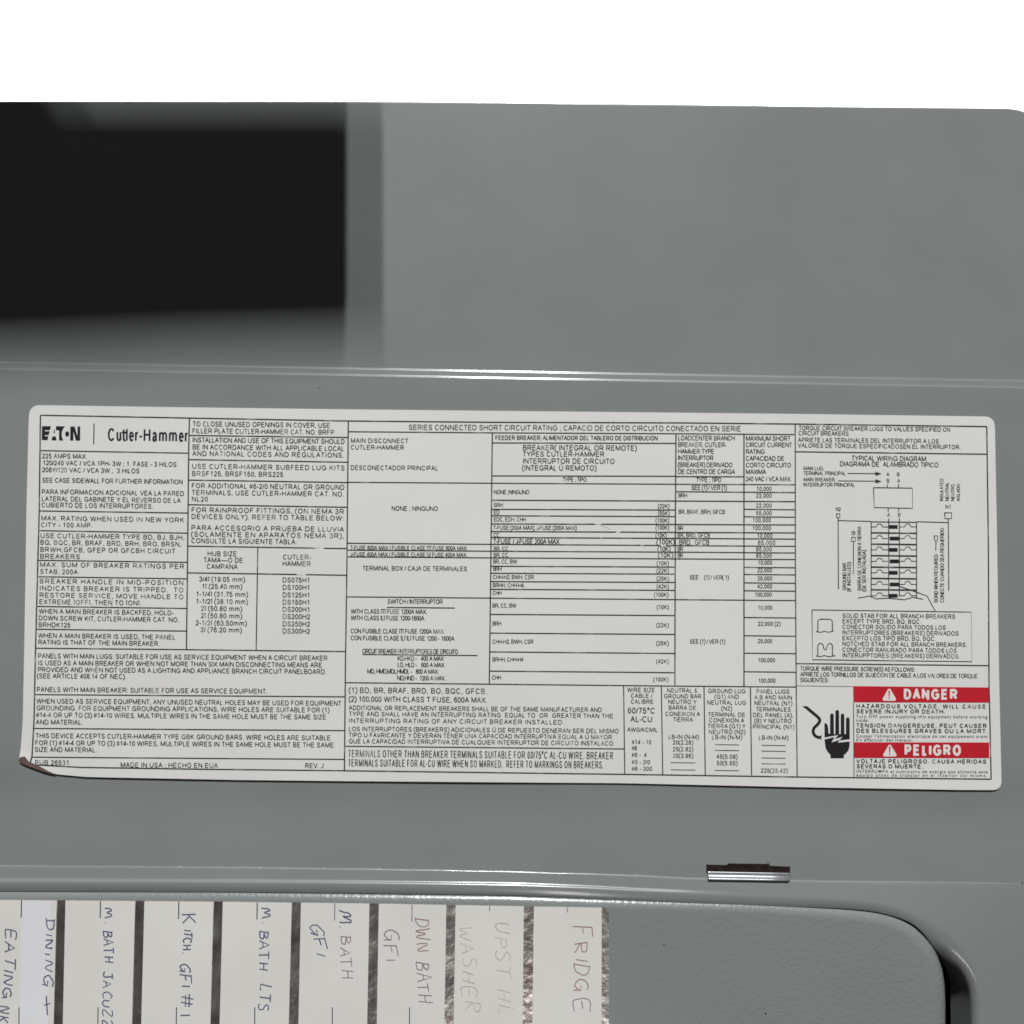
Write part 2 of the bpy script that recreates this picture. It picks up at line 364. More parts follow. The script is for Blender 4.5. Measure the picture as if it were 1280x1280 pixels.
for i, (x, y) in enumerate(lip):
    if i < nt_: ox, oy = x, smooth_interp(L1, x) + wob(x, 9)
    elif i in cor:
        f = (i - cor[0] + 1) / len(cor); ox = 1090 + f * (1339 - 1090); oy = smooth_interp(L1, ox)
    else:
        ox = 1339; oy = L1[-1][1] + (y - 1252) * 1.2
    w = 1 - sstep(760, 960, x) if i < nt_ else 0.0
    d = math.hypot(x - ox, y - oy)
    # heights between the seam and the lip: sharp crease, gentle slope, soft shoulder
    ts = [0, .25, .6, 1.0, 1.6, 2.4] + [2.4 + (d - 2.4 - 7) * k / 6 for k in range(1, 7)] + [d - 7 + 7 * k / 14 for k in range(1, 15)]
    def slope(t):
        s = .13
        if t < 2.4: s = math.tan(math.radians(46)) * (1 - t / 2.4) + .1
        u = d - t
        if u < 7: s = .12 + w * .66 * math.sin(math.pi * min(max((7 - u) / 5.6, 0), 1)) if u > 1.4 else .12 * u / 1.4
        return s
    zs = [0.0]
    for a, b in zip(ts, ts[1:]): zs.append(zs[-1] + (b - a) * slope((a + b) / 2))
    k = ZF / zs[-1]
    if i < nt_ and w > .01: k = k * (1 - w) + w * ZF / zs[-1]
    col = []
    for t, z in zip(ts, zs):
        f = t / d; col.append(P(ox + (x - ox) * f, oy + (y - oy) * f, z * k))
    base = P(x, y, ZF); n = lipn[i]
    am = math.radians(23 + 57 * sstep(1120, 1232, x) ** 3); wr = 11 + 13 * sstep(1140, 1195, x) * (1 - sstep(1205, 1230, x)); r = wr / math.sin(am)
    for q in range(1, 15):
        a = q / 14 * am
        col.append(base + n * (r * math.sin(a)) + Vector((0, 0, -r * (1 - math.cos(a)))))
    depth = 14 + 24 * sstep(1090, 1200, x); e_ = col[-1]
    for q in (.05, .3, .6, 1): col.append(e_ + n * (.16 * depth * q) + Vector((0, 0, -depth * q)))
    cols.append(col)
grid('cover_frame', [[c[r] for c in cols] for r in range(len(cols[0]))], M_paint, panel, thick=2)

# the textured plate that fills the opening
EDGE = [(-260, 1106), (0, 1107.5), (300, 1108.6), (450, 1110.4), (640, 1113), (720, 1115.8), (800, 1118.3), (900, 1121.5), (1000, 1124.5), (1060, 1127.5), (1100, 1131.5), (1127, 1140.8), (1139, 1149), (1152, 1162), (1161, 1174), (1172, 1194), (1178.5, 1216), (1179.8, 1240), (1180, 1280), (1180, 1330), (1180, 1450)]
ed = resample(EDGE, 5, 8); edn = normals(ed)
cols = []
ZP = 6.6
for i, (x, y) in enumerate(ed):
    r = 13 + 5 * sstep(900, 1150, x); n = edn[i]
    e = P(x, y, ZP - r)
    col = [e + Vector((0, 0, -60)), e + Vector((0, 0, -20)), e + Vector((0, 0, -1))]
    for q in range(0, 15):
        a = q / 14 * math.pi / 2
        col.append(e + n * (r * (1 - math.cos(a))) + Vector((0, 0, r * math.sin(a))))
    j0 = sum(1 for p in ed if p[0] <= 1000)
    cx, cy = (x, 1480) if i < j0 else (1000 + 130 * (i - j0 + 1) / (len(ed) - j0), 1480)
    c = P(cx, cy, ZP); last = col[-1]
    for f in (.02, .08, .2, .5, 1): col.append(last + (c - last) * f)
    cols.append(col)
grid('front_plate', [[c[r] for c in cols] for r in range(len(cols[0]))], M_plate, panel, thick=3)
# dark box behind the gap
box = []
for z in (-62, -64):
    box.append([P(1040, 1100, z), P(1300, 1100, z)]); box.append([P(1040, 1480, z), P(1300, 1480, z)])
from_data('interior', [box[0][0], box[0][1], box[1][1], box[1][0], box[2][0], box[2][1], box[3][1], box[3][0]], [(3, 2, 1, 0), (4, 5, 6, 7), (0, 1, 5, 4), (1, 2, 6, 5), (2, 3, 7, 6), (3, 0, 4, 7)], M_dark, panel)

# latch
def prism(name, outline, z0, z1, m, parent, bevel=.5):
    me = bpy.data.meshes.new(name); bm = bmesh.new()
    lo = [bm.verts.new(P(x, y, z1) * U - Vector((0, 0, (z1 - z0) * U))) for x, y in outline]
    hi = [bm.verts.new(P(x, y, z1) * U) for x, y in outline]
    n = len(outline)
    bm.faces.new(hi[::-1]); bm.faces.new(lo)
    for i in range(n): bm.faces.new((lo[i], hi[i], hi[(i + 1) % n], lo[(i + 1) % n]))
    bmesh.ops.recalc_face_normals(bm, faces=bm.faces)
    if bevel: bmesh.ops.bevel(bm, geom=list(bm.edges), offset=bevel * U, segments=2, affect='EDGES', clamp_overlap=True)
    bm.to_mesh(me); bm.free()
    return link(name, me, m, parent)
latch = prism('latch', [(883, 1081), (909, 1081.6), (910, 1079.6), (961.5, 1080.3), (962.5, 1082.6), (988, 1083.6), (987.6, 1093.5), (883, 1091.5)], -3, .7, M_slot_shade, panel, .25)  # flat dark piece painted as the shaded hole above the bar
rows = []
ap = [(0, 0), (.3, .6), (1.0, .9), (2.5, 1.1), (4, 1.4), (5.2, 1.9), (6.2, 2.6), (7.2, 3.5), (8.2, 4.5), (9.0, 5.1), (9.6, 5.3), (10.2, 5.0), (10.7, 4.2), (11, 3), (11.1, 1)]
for t, z in ap:
    rows.append([P(x, 1089.2 + (x - 883) * .0185 + t, .8 + z * (.5 if j in (0, 7) else 1)) for j, x in enumerate((884.6, 885.4, 887, 910, 940, 965, 985.6, 987.4))])
grid('latch_bar', rows, M_steel, latch, thick=1)
prism('latch_hook', [(959.5, 1076), (962.6, 1076), (962.8, 1080.6), (959.8, 1080.6)], 0, 1.4, M_steel, latch, .3)
def dot(name, x, y, r, m, parent, z):
    return prism(name, [(x + r * math.cos(a * math.pi / 5), y + r * math.sin(a * math.pi / 5)) for a in range(10)], z - .3, z + .12, m, parent, 0)
dot('paint_chip', 398, 485, .7, M_dark, panel, .1)
dot('paint_chip', 830, 1181, .9, M_dark, panel, ZP + .1)
dot('paint_chip', 957, 1267, 1.1, M_dark, panel, ZP + .1)
dot('paint_chip', 1278, 1104, 1.0, M_dark, panel, .5)

# ------------------------------------------------------------------ the label
info = thing('instruction_label', 'wide white instruction label with printed tables and red danger banners on the grey panel', 'label', P(640, 745, .5))
XL = [(505, 37.5), (520, 36), (640, 33), (710, 32), (815, 30.2), (900, 28.5), (935, 26), (950, 23.5), (965, 24)]
XR = [(520, 1243.2), (540, 1243.8), (690, 1246.6), (850, 1249), (960, 1251.5), (985, 1252)]
YU = [(37, 506.3), (240, 509.2), (430, 511.6), (985, 517.2), (1220, 520.4), (1245, 520.8)]
YB = [(23, 951), (36, 957.5), (50, 963), (70, 967.8), (110, 971.3), (300, 975), (440, 976.5), (780, 979), (1000, 984), (1200, 987.4), (1255, 987.6)]
def curl(x, y):
    q = max(0.0, 1 - ((x - 23) / 60 + (968 - y) / 34)); return 7 * q * q
def wave(x, y): return .9 * (noise.noise(Vector((x * .006, y * .011, 4))) + 1)
def zsheet(x, y): return .6 + curl(x, y) + wave(x, y) * .5
cu = [0, .0012, .003, .006, .009, .0125] + [.0125 + (.975) * k / 70 for k in range(1, 71)] + [.991, .994, .997, .9988, 1]
rows = []
for t in [k / 50 for k in range(51)]:
    row = []
    for s in cu:
        x0 = 37 + (1244 - 37) * s
        yu = interp(YU, x0); xb = 25 + (1251.5 - 25) * s; yb = interp(YB, xb)
        def inset(px, a, b, r):
            m_ = 0
            if px - a < r: m_ = r - math.sqrt(max(r * r - (r - (px - a)) ** 2, 0))
            if b - px < r: m_ = r - math.sqrt(max(r * r - (r - (b - px)) ** 2, 0))
            return m_
        yu += inset(x0, 37, 1244, 11)
        if s > .5: yb -= inset(xb, 25, 1251.5, 10)
        y = yu + (yb - yu) * t
        xl = interp(XL, y); xr = interp(XR, y); x = xl + (xr - xl) * s
        row.append(P(x, y, zsheet(x, y)))
    rows.append(row)
sheet = grid('paper_sheet', rows, M_paper, info, thick=.4)
zp = lambda x, y: zsheet(x, y) + .22
ci = Ink(lambda x, y: zsheet(x, y) + .5)
ci.poly([(22.5, 951.5), (25, 946.5), (31, 945.6), (36, 951.8), (36, 957.8), (30, 955.5)])
ci.poly([(36, 957.9), (36, 951.9), (49, 957.6), (60, 963.6), (70.5, 968.6), (60, 966.2), (49, 962.8)])
ci.build('curled_corner', M_stain, info)

# table rules --------------------------------------------------------------
G = Ink(zp)
def rule(*pts, w=1.4): 
    fine = []
    for a, b in zip(pts, pts[1:]):
        n = max(1, int(math.hypot(b[0] - a[0], b[1] - a[1]) / 12))
        fine += [(a[0] + (b[0] - a[0]) * i / n, a[1] + (b[1] - a[1]) * i / n) for i in range(n)]
    G.line(fine + [pts[-1]], w)
rule((50.5, 519), (49, 640), (47, 710), (44.4, 810), (42.5, 900), (40, 945), (37, 956), w=1.7)
rule((50.5, 519), (236, 522.5), (435, 526.2), (615, 527.8), (855, 528.6), (994, 530), (1233.5, 533.2), w=1.6)
rule((1233.5, 533), (1235.6, 690), (1236.3, 860), (1237, 880), (1239, 974), w=1.6)
rule((37, 955.6), (100, 959.2), (250, 961.5), (430, 963.4), (785, 968), (996, 971.2), (1239, 974), w=1.6)
rule((236.7, 522), (235.8, 565), (234.3, 710), (233, 812.3), w=1.6)
rule((435.4, 526), (433.5, 715), (431.8, 830), (430.5, 963.5), w=1.6)
rule((615.4, 540.5), (613.4, 715), (611.6, 855.2), w=1.6)
rule((845, 542), (844, 700), (843.6, 857.5), w=1.6)
rule((930, 543), (930, 700), (930, 858.5), w=1.6)
rule((994, 530), (994.2, 700), (995.3, 858), (996.5, 971), w=1.4)
for a, b in ((563.2, 566.4), (638.6, 641.2), (663.2, 666.4), (700.3, 702.9), (720.8, 723.5), (758, 760.5), (786.5, 788.8)):
    rule((50.2 - (a - 563) * .023, a), (235.8 - (a - 563) * .0115, b))
rule((44.5, 810.2), (233, 812), (431.5, 814.4))
rule((43.2, 868.2), (431, 871)); rule((42, 910.5), (431, 913.2)); rule((40, 946.4), (431, 949.2))
for a, b in ((544.2, 546.8), (574.4, 577.7), (600, 603.1), (630.7, 634)):
    rule((236 - (a - 544) * .016, a), (435.2 - (a - 544) * .016, b))
rule((234.6, 682.6), (394, 685)); rule((405, 685.3), (434, 685.6))
rule((234.3, 716), (372, 718)); rule((382, 718.2), (433.5, 719))
rule((322.2, 684), (320.2, 813))
rule((435, 539.6), (615, 541), (855, 542.2), (994, 543.2))
rule((434.2, 602.8), (614, 604), (845, 605.3), (994, 605.9))
rule((433.7, 679), (613.5, 680.4), (826, 681.8)); rule((802 + 30, 681.9), (845, 682), (994, 682.9))
rule((433.5, 687.6), (613, 689), (845, 690.1), (994, 691.2))
rule((433.3, 696), (613, 697.3), (845, 698.6), (994, 699.4))
rule((433, 746), (612.5, 747.6), (844, 749.5), (994.5, 750.7))
rule((431.6, 853.3), (611.7, 855.2), (843.6, 857.6), (995.2, 858.8))
rule((483.6, 759.2), (568.6, 760)); rule((453, 818), (597, 819.4))
for a, b in ((553.6, 554.2), (594.8, 595.3), (636.6, 637.5), (644.6, 645.7), (707.7, 708.8), (716.5, 717.6), (726.9, 728), (736.6, 737.9), (767.9, 769.4), (791.3, 793), (814.8, 816.8), (838.8, 840.8)):
    rule((615 - (a - 553) * .011, a), (844.6, b))
rule((614.6, 625.2), (844.6, 626.2), (994, 627))
rule((614, 654.8), (744, 655.2)); rule((751, 655.2), (844.6, 655.5), (994, 656.1))
rule((613.8, 664.4), (770, 665)); rule((775, 665), (844.5, 665.4), (994, 666.1))
rule((613.7, 671.8), (844.4, 672.9), (994, 673.8))
rule((845, 595.6), (930, 595.9)); rule((844.6, 614.6), (994, 615.7))
for a in (636.6, 645.9, 709.1, 718, 728.5, 738.4): rule((930, a), (994.6, a + .6))
for a in (771.8, 794.6, 816.4, 839.6): rule((930, a), (995, a + .7))
rule((431, 932.8), (780, 936.2))
rule((779.5, 857), (781, 968)); rule((826.7, 858), (828.4, 968.6)); rule((880, 858.2), (881.6, 968.5)); rule((938, 858.4), (939.5, 969))
for x0, x1, ys in ((838.4, 869.3, (953.2, 962.2)), (893.6, 924, (930.7, 937.9, 963)), (952, 982.2, (931.6, 938.8, 947.4, 954.6))):
    for y in ys: rule((x0, y), (x1, y + .4), w=.9)
rule((994.2, 564.6), (1234, 567.7)); rule((995.2, 829.4), (1236.2, 832))
rule((995.6, 857.2), (1066, 858.2), w=.5)
rule((1066.8, 878), (1067.6, 971.8), w=1.0)
G.build('table_rules', M_rule, info)

# printed lettering --------------------------------------------------------
T = Ink(zp)
def TT(lst, **k):
    for row in lst:
        kk = dict(k)
        if len(row) > 4: kk['cap'] = row[4]
        text(T, row[0], row[1], row[2], row[3], **kk)
TT([(52.1, 109.1, 573, '225 AMPS MAX.'), (53, 221.1, 581.5, '120/240 VAC / VCA 1PH- 3W ; 1  FASE - 3 HILOS'), (52.1, 174.7, 590.2, '208Y/120 VAC / VCA 3W ;  3 HILOS'),
    (52, 228.5, 603.2, 'SEE CASE SIDEWALL FOR FURTHER INFORMATION'), (51.7, 230.5, 617.7, 'PARA INFORMACION ADICIONAL VEA LA PARED'), (51.7, 226, 626.4, 'LATERAL DEL GABINETE Y EL REVERSO DE LA'),
    (51.3, 191.6, 634.2, 'CUBIERTO DE LOS INTERRUPTORES.'), (51, 230.5, 650.7, 'MAX. RATING WHEN USED IN NEW YORK'), (50.5, 116, 659, 'CITY - 100 AMP.'),
    (50, 231, 672.6, 'USE CUTLER-HAMMER TYPE BD, BJ, BJH,'), (49.7, 227, 681, 'BQ, BQC, BR, BRAF, BRD, BRH, BRO, BRSN,'), (49.7, 219.5, 689.8, 'BRWH,GFCB, GFEP OR GFCBH CIRCUIT'), (49.4, 100.5, 698.3, 'BREAKERS'),
    (49.4, 231, 708.7, 'MAX. SUM OF BREAKER RATINGS PER'), (49.4, 97.6, 717.4, 'STAB, 200A'), (48.9, 230, 729.3, 'BREAKER HANDLE IN MID-POSITION'), (48.9, 230, 738.2, 'INDICATES BREAKER IS TRIPPED.  TO'),
    (48.7, 230, 746.8, 'RESTORE SERVICE, MOVE HANDLE TO'), (48.4, 176.8, 755.2, 'EXTREME \u00eeOFF\u00ee, THEN TO \u00eeON\u00ee.'), (48, 217, 767, 'WHEN A MAIN BREAKER IS BACKFED, HOLD-'),
    (47.7, 224, 775.5, 'DOWN SCREW KIT, CUTLER-HAMMER CAT. NO.'), (47.5, 88.2, 784, 'BRHDK125'), (47.2, 219.5, 797.4, 'WHEN A MAIN BREAKER IS USED, THE PANEL'), (47.2, 199.8, 805.6, 'RATING IS THAT OF THE MAIN BREAKER.')], cap=5.8)
TT([(47, 409.6, 823, 'PANELS WITH MAIN LUGS: SUITABLE FOR USE AS SERVICE EQUIPMENT WHEN A CIRCUIT BREAKER'), (47, 403, 831.7, 'IS USED AS A MAIN BREAKER OR WHEN NOT MORE THAN SIX MAIN DISCONNECTING MEANS ARE'),
    (46.7, 408, 840, 'PROVIDED AND WHEN NOT USED AS A LIGHTING AND APPLIANCE BRANCH CIRCUIT PANELBOARD.'), (46, 157.5, 848, '(SEE ARTICLE 408.14 OF NEC).'), (45.4, 334.3, 865, 'PANELS WITH MAIN BREAKER: SUITABLE FOR USE AS SERVICE EQUIPMENT.'),
    (45, 427, 879.4, 'WHEN USED AS SERVICE EQUIPMENT, ANY UNUSED NEUTRAL HOLES MAY BE USED FOR EQUIPMENT'), (45, 411.8, 888, 'GROUNDING. FOR EQUIPMENT GROUNDING APPLICATIONS, WIRE HOLES ARE SUITABLE FOR (1)'),
    (44.7, 408, 896.7, '#14-4 OR UP TO (3) #14-10 WIRES. MULTIPLE WIRES IN THE SAME HOLE MUST BE THE SAME SIZE'), (44.4, 103.7, 905.7, 'AND MATERIAL.'),
    (44, 413.7, 922.7, 'THIS DEVICE ACCEPTS CUTLER-HAMMER TYPE GBK GROUND BARS. WIRE HOLES ARE SUITABLE'), (43.5, 417.6, 931.6, 'FOR (1) #14-4 OR UP TO (3) #14-10 WIRES, MULTIPLE WIRES IN THE SAME HOLE MUST BE THE SAME'), (42.8, 121.3, 940, 'SIZE AND MATERIAL.'),
    (43, 87, 956.3, 'PUB 26531'), (150, 272.5, 959.2, 'MADE IN USA ; HECHO EN EUA'), (380.7, 404.8, 960.2, 'REV. J')], cap=5.9, slope=.0078)
TT([(240.2, 413, 533, 'TO CLOSE UNUSED OPENINGS IN COVER, USE'), (239.8, 417.9, 541.6, 'FILLER PLATE CUTLER-HAMMER CAT. NO. BRFP'), (240, 431, 553, 'INSTALLATION AND USE OF THIS EQUIPMENT SHOULD'), (240, 430.5, 561.8, 'BE IN ACCORDANCE WITH ALL APPLICABLE LOCAL'), (240, 430.5, 570, 'AND NATIONAL CODES AND REGULATIONS.'),
    (239.5, 431.5, 586, 'USE CUTLER-HAMMER SUBFEED LUG KITS'), (239.4, 354.4, 595, 'BRSF125, BRSF150, BRS225'), (239, 431, 610.2, 'FOR ADDITIONAL #6-2/0 NEUTRAL OR GROUND'), (239.2, 430.5, 618.7, 'TERMINALS, USE CUTLER-HAMMER CAT. NO.'), (239, 260.4, 626.9, 'NL20'),
    (238.7, 430.5, 640.5, 'FOR RAINPROOF FITTINGS, (ON NEMA 3R'), (238.7, 430.3, 648.7, 'DEVICES ONLY). REFER TO TABLE BELOW:'), (238.5, 430.5, 662.7, 'PARA ACCESORIO A PRUEBA DE LLUVIA'), (238.5, 430.3, 670.9, '(SOLAMENTE EN APARATOS NEMA 3R),'), (238.5, 371.4, 679, 'CONSULTE LA SIGUIENTE TABLA.'),
    (258.7, 296.5, 695.1, 'HUB SIZE'), (253.8, 304.2, 703, 'TAMA\u2014O DE'), (257.6, 297.3, 711.2, 'CAMPANA'), (353, 388.8, 699.4, 'CUTLER-'), (352.6, 388.8, 707.6, 'HAMMER'),
    (248.4, 306.3, 727, '3/4\u00ee (19.05 mm)'), (251.7, 302.7, 736, '1\u00ee (25.40 mm)'), (244.4, 310, 745.6, '1-1/4\u00ee (31.75 mm)'), (244.4, 310, 754.7, '1-1/2\u00ee (38.10 mm)'), (250.5, 302.7, 763.7, '2\u00ee (50.80 mm)'), (250.5, 302.7, 772.7, '2\u00ee (50.80 mm)'), (244, 308.4, 781.7, '2-1/2\u00ee (63.50mm)'), (250, 302.2, 790.3, '3\u00ee (76.20 mm)')]
   + [(352.6, 387.8, y, s) for y, s in zip((728.1, 737.3, 746.8, 755.8, 764.8, 773.8, 783, 791.9), ('DS075H1', 'DS100H1', 'DS125H1', 'DS150H1', 'DS200H1', 'DS200H2', 'DS250H2', 'DS300H2'))], cap=6.0, slope=.0115)
TT([(510.3, 926.7, 537.5, 'SERIES CONNECTED SHORT CIRCUIT RATING ; CAPACID DE CORTO CIRCUITO CONECTADO EN SERIE', 6.4)], slope=.0042, bold=.14)
TT([(438, 510.8, 553.7, 'MAIN DISCONNECT'), (437.8, 505.4, 562, 'CUTLER-HAMMER'), (437.8, 548, 587.5, 'DESCONECTADOR PRINCIPAL'), (489, 547.7, 638.4, 'NONE ; NINGUNO'), (437.6, 584.5, 687.1, 'T-FUSE 600A MAX / FUSIBLE CLASE \u00eeT\u00ee FUSE 600A MAX.', 5), (437.6, 584, 695.4, 'J-FUSE 400A MAX / FUSIBLE CLASE \u00eeJ\u00ee FUSE 400A MAX.', 5),
    (452.6, 584, 713.2, 'TERMINAL BOX / CAJA DE TERMINALES'), (484, 553.5, 754.8, 'SWITCH / INTERRUPTOR'), (438, 533.6, 767.1, 'WITH CLASS \u00eeT\u00ee FUSE 1200A MAX.'), (438, 530.3, 775.3, 'WITH CLASS \u00eeL\u00ee FUSE 1200-1600A'), (437.8, 555.4, 791.7, 'CON FUSIBLE CLASE \u00eeT\u00ee FUSE 1200A MAX.'), (437.8, 568, 800.4, 'CON FUSIBLE CLASE \u00eeL\u00ee \u00eeL\u00ee FUSE 1200 - 1600A'),
    (452.4, 572.3, 816.8, 'CIRCUIT BREAKER / INTERRUPTORES DE CIRCUITO'), (496.4, 554.6, 825.9, 'KD.HKD -   400 A MAX'), (496.4, 556.3, 834, 'LD, HLD -   600 A MAX.'), (458.6, 548, 842, 'MD, HMD,MDL,HMDL -   800 A MAX.'), (496, 556.6, 850.5, 'ND,HND -  1200 A MAX.')], cap=5.6, slope=.006)
TT([(435.7, 609, 866.2, '(1) BD, BR, BRAF, BRD, BO, BQC, GFCB.', 6.6), (435.7, 609, 877.2, '(2) 100,000 WITH CLASS T FUSE, 600A MAX.', 6.6), (435.7, 752.6, 887.6, 'ADDITIONAL OR REPLACEMENT BREAKERS SHALL BE OF THE SAME MANUFACTURER AND'), (435.7, 767, 895.2, 'TYPE AND SHALL HAVE AN INTERRUPTING RATING  EQUAL TO  OR  GREATER THAN THE'), (435.7, 705.7, 903.6, 'INTERRUPTING RATING OF ANY CIRCUIT BREAKER INSTALLED.'),
    (435.4, 773.7, 914, 'LOS INTERRUPTORES (BREAKERS) ADICIONALES \u00da DE REPUESTO DENERAN SER DEL MISMO'), (435.4, 765.3, 921.6, 'TIPO U FAVRICANTE Y DEVERAN TENER UNA CAPACIDAD INTERRUPTIVA EQUAL A \u00da MAYOR'), (435.4, 768.6, 929.4, 'QUE LA CAPACIDAD INTERRUPTIVA DE CUALQUIER INTERRUPTOR DE CIRCUITO INSTALACO.')], cap=5.5, slope=.0085)
TT([(434.8, 767, 946.4, 'TERMINALS OTHER THAN BREAKER TERMINALS SUITABLE FOR 60/75\u00baC AL-CU WIRE. BREAKER'), (434.8, 754.6, 958, 'TERMINALS SUITABLE FOR AL-CU WIRE WHEN SO MARKED.  REFER TO MARKINGS ON BREAKERS.')], cap=8.6, slope=.0085, bold=.115, mode='scale')
TT([(618.7, 822.4, 550, 'FEEDER BREAKER; ALIMENTADOR DEL TABLERO DE DISTRIBUCION', 5.3)], slope=.003, bold=.17)
TT([(652.9, 796, 563, 'BREAKER( INTEGRAL OR REMOTE)', 6.4), (652.9, 755.8, 570.8, 'TYPES CUTLER-HAMMER', 6.2), (652.9, 768.7, 579.6, 'INTERRUPTOR DE CIRCUITO', 6.4), (652.5, 745.6, 588.2, '(INTEGRAL \u00da REMOTO)', 6.4), (702.7, 733.3, 602, 'TYPE ; TIPO', 5.2), (616.7, 661.6, 617.7, 'NONE ;NINGUNO'),
    (616.7, 628.8, 633.9, 'BRH'), (616.7, 624.5, 643, 'ED'), (616.5, 657.7, 651.9, 'EDC, EDH, CHH'), (616.2, 720.8, 662.3, 'T-FUSE (200A MAX), J-FUSE (200A MAX)'), (616.4, 624.5, 671.4, 'CC'), (616, 699.3, 680, 'T-FUSE / J-FUSE 200A MAX', 6.2), (616.5, 635.7, 688.6, 'BR, CC'), (616.5, 635.7, 696.4, 'BR, CC'),
    (615.9, 646.4, 704.6, 'BR, CC, BW'), (615.8, 627, 713.8, 'BRH'), (615.6, 667.5, 724, 'CHH-H2, BWH, CSR'), (615.4, 655.8, 734.2, 'BRHH, CHH-H4,'), (615.3, 627, 743.9, 'CHH'), (615, 645.4, 759.6, 'BR, CC, BW'), (615, 626.5, 782.2, 'BRH'), (615, 666.9, 804.7, 'CHH-H2, BWH, CSR'), (615, 654.2, 827, 'BRHH, CHH-H4'), (614.6, 626.2, 849.6, 'CHH'),
    (822.2, 836.8, 635.4, '(22K)'), (822.2, 836.8, 644.2, '(65K)'), (819.3, 836.4, 653.2, '(100K)'), (819.3, 836.2, 662.2, '(100K)'), (819.3, 833, 671.8, '(10K)'), (820.4, 843.2, 680.6, '(100K)', 6.2), (821.8, 838, 689.2, '(10K)', 6), (822.4, 841.3, 697.2, '(10K)', 6),
    (820.8, 836, 706.9, '(10K)'), (820.6, 836, 715.9, '(22K)'), (820.6, 836, 725.9, '(25K)'), (820.6, 836, 735.8, '(42K)'), (817.3, 835.5, 746, '(100K)'), (821, 836, 761.5, '(10K)'), (820.2, 836, 784.2, '(22K)'), (820.2, 836, 806.8, '(25K)'), (820.2, 836, 829.4, '(42K)'), (816.3, 835.5, 852, '(100K)')], cap=5.1, slope=.0035)
TT([(847, 918.7, 550.5, 'LOADCENTER BRANCH'), (847, 908, 558.8, 'BREAKER, CUTLER-'), (847, 893, 567.1, 'HAMMER TYPE'), (847, 892, 575.3, 'INTERRUPTOR'), (847, 915.9, 584, '(BREAKER) DERIVADO'), (847, 918.7, 592.4, 'DE CENTRO DE CARGA'), (869.9, 901.8, 602.8, 'TYPE ; TIPO'), (863.8, 908.4, 612.6, 'SEE (1) / VER (1)'),
    (847.4, 859, 621.9, 'BRH', 5), (847.7, 906.4, 642.4, 'BR, BRAF, BRH, GFCB', 5.2), (846.5, 854, 662.8, 'BR', 5), (846.5, 887.7, 671.7, 'BR, BRD, GFCB', 5), (848.4, 886.8, 681, 'BRD,  GFCB', 6), (846.5, 853.8, 689, 'BR', 5.2), (846.5, 853.8, 697, 'BR', 5.2),
    (931.8, 988.3, 551, 'MAXIMUM SHORT'), (931.8, 990, 559, 'CIRCUIT CURRENT'), (931.8, 956, 567.5, 'RATING'), (931.8, 980.6, 576, 'CAPACIDAD DE'), (931.8, 989, 584.3, 'CORTO CIRCUITO'), (931.8, 957.6, 592.7, 'MAXIMA'), (931.8, 989.3, 601.6, '240 VAC / VCA MAX.'),
    (861.7, 911, 724.4, 'SEE    (1) / VER( 1)', 5.2), (861.7, 906.3, 804.6, 'SEE (1) / VER (1)', 5.2)]
   + [(a, b, y, s, 5.1) for a, b, y, s in ((945, 964.8, 613.6, '10,000'), (944.7, 965, 622.2, '22,000'), (944.7, 965, 634.6, '22,000'), (944.7, 965, 644, '65,000'), (940, 964, 652.8, '100,000'), (940, 964, 662.8, '100,000'), (945.7, 966, 672.2, '10,000'), (947, 969.7, 681, '65,000'), (944.7, 965, 689.3, '65,000'), (944.7, 965, 697.2, '65,000'),
      (947, 965.5, 706, '10,000'), (946.4, 965.5, 715.4, '22,000'), (946.4, 965.5, 725.7, '25,000'), (946.4, 965.5, 735.6, '42,000'), (943, 964.8, 745.9, '100,000'), (947, 965.5, 762.2, '10,000'), (947, 975.6, 782.4, '22,000 (2)'), (946.8, 965.5, 804, '25,000'), (947, 969, 827.8, '100,000'), (947.5, 969.6, 853.4, '100,000'))], cap=5.7, slope=.0035)
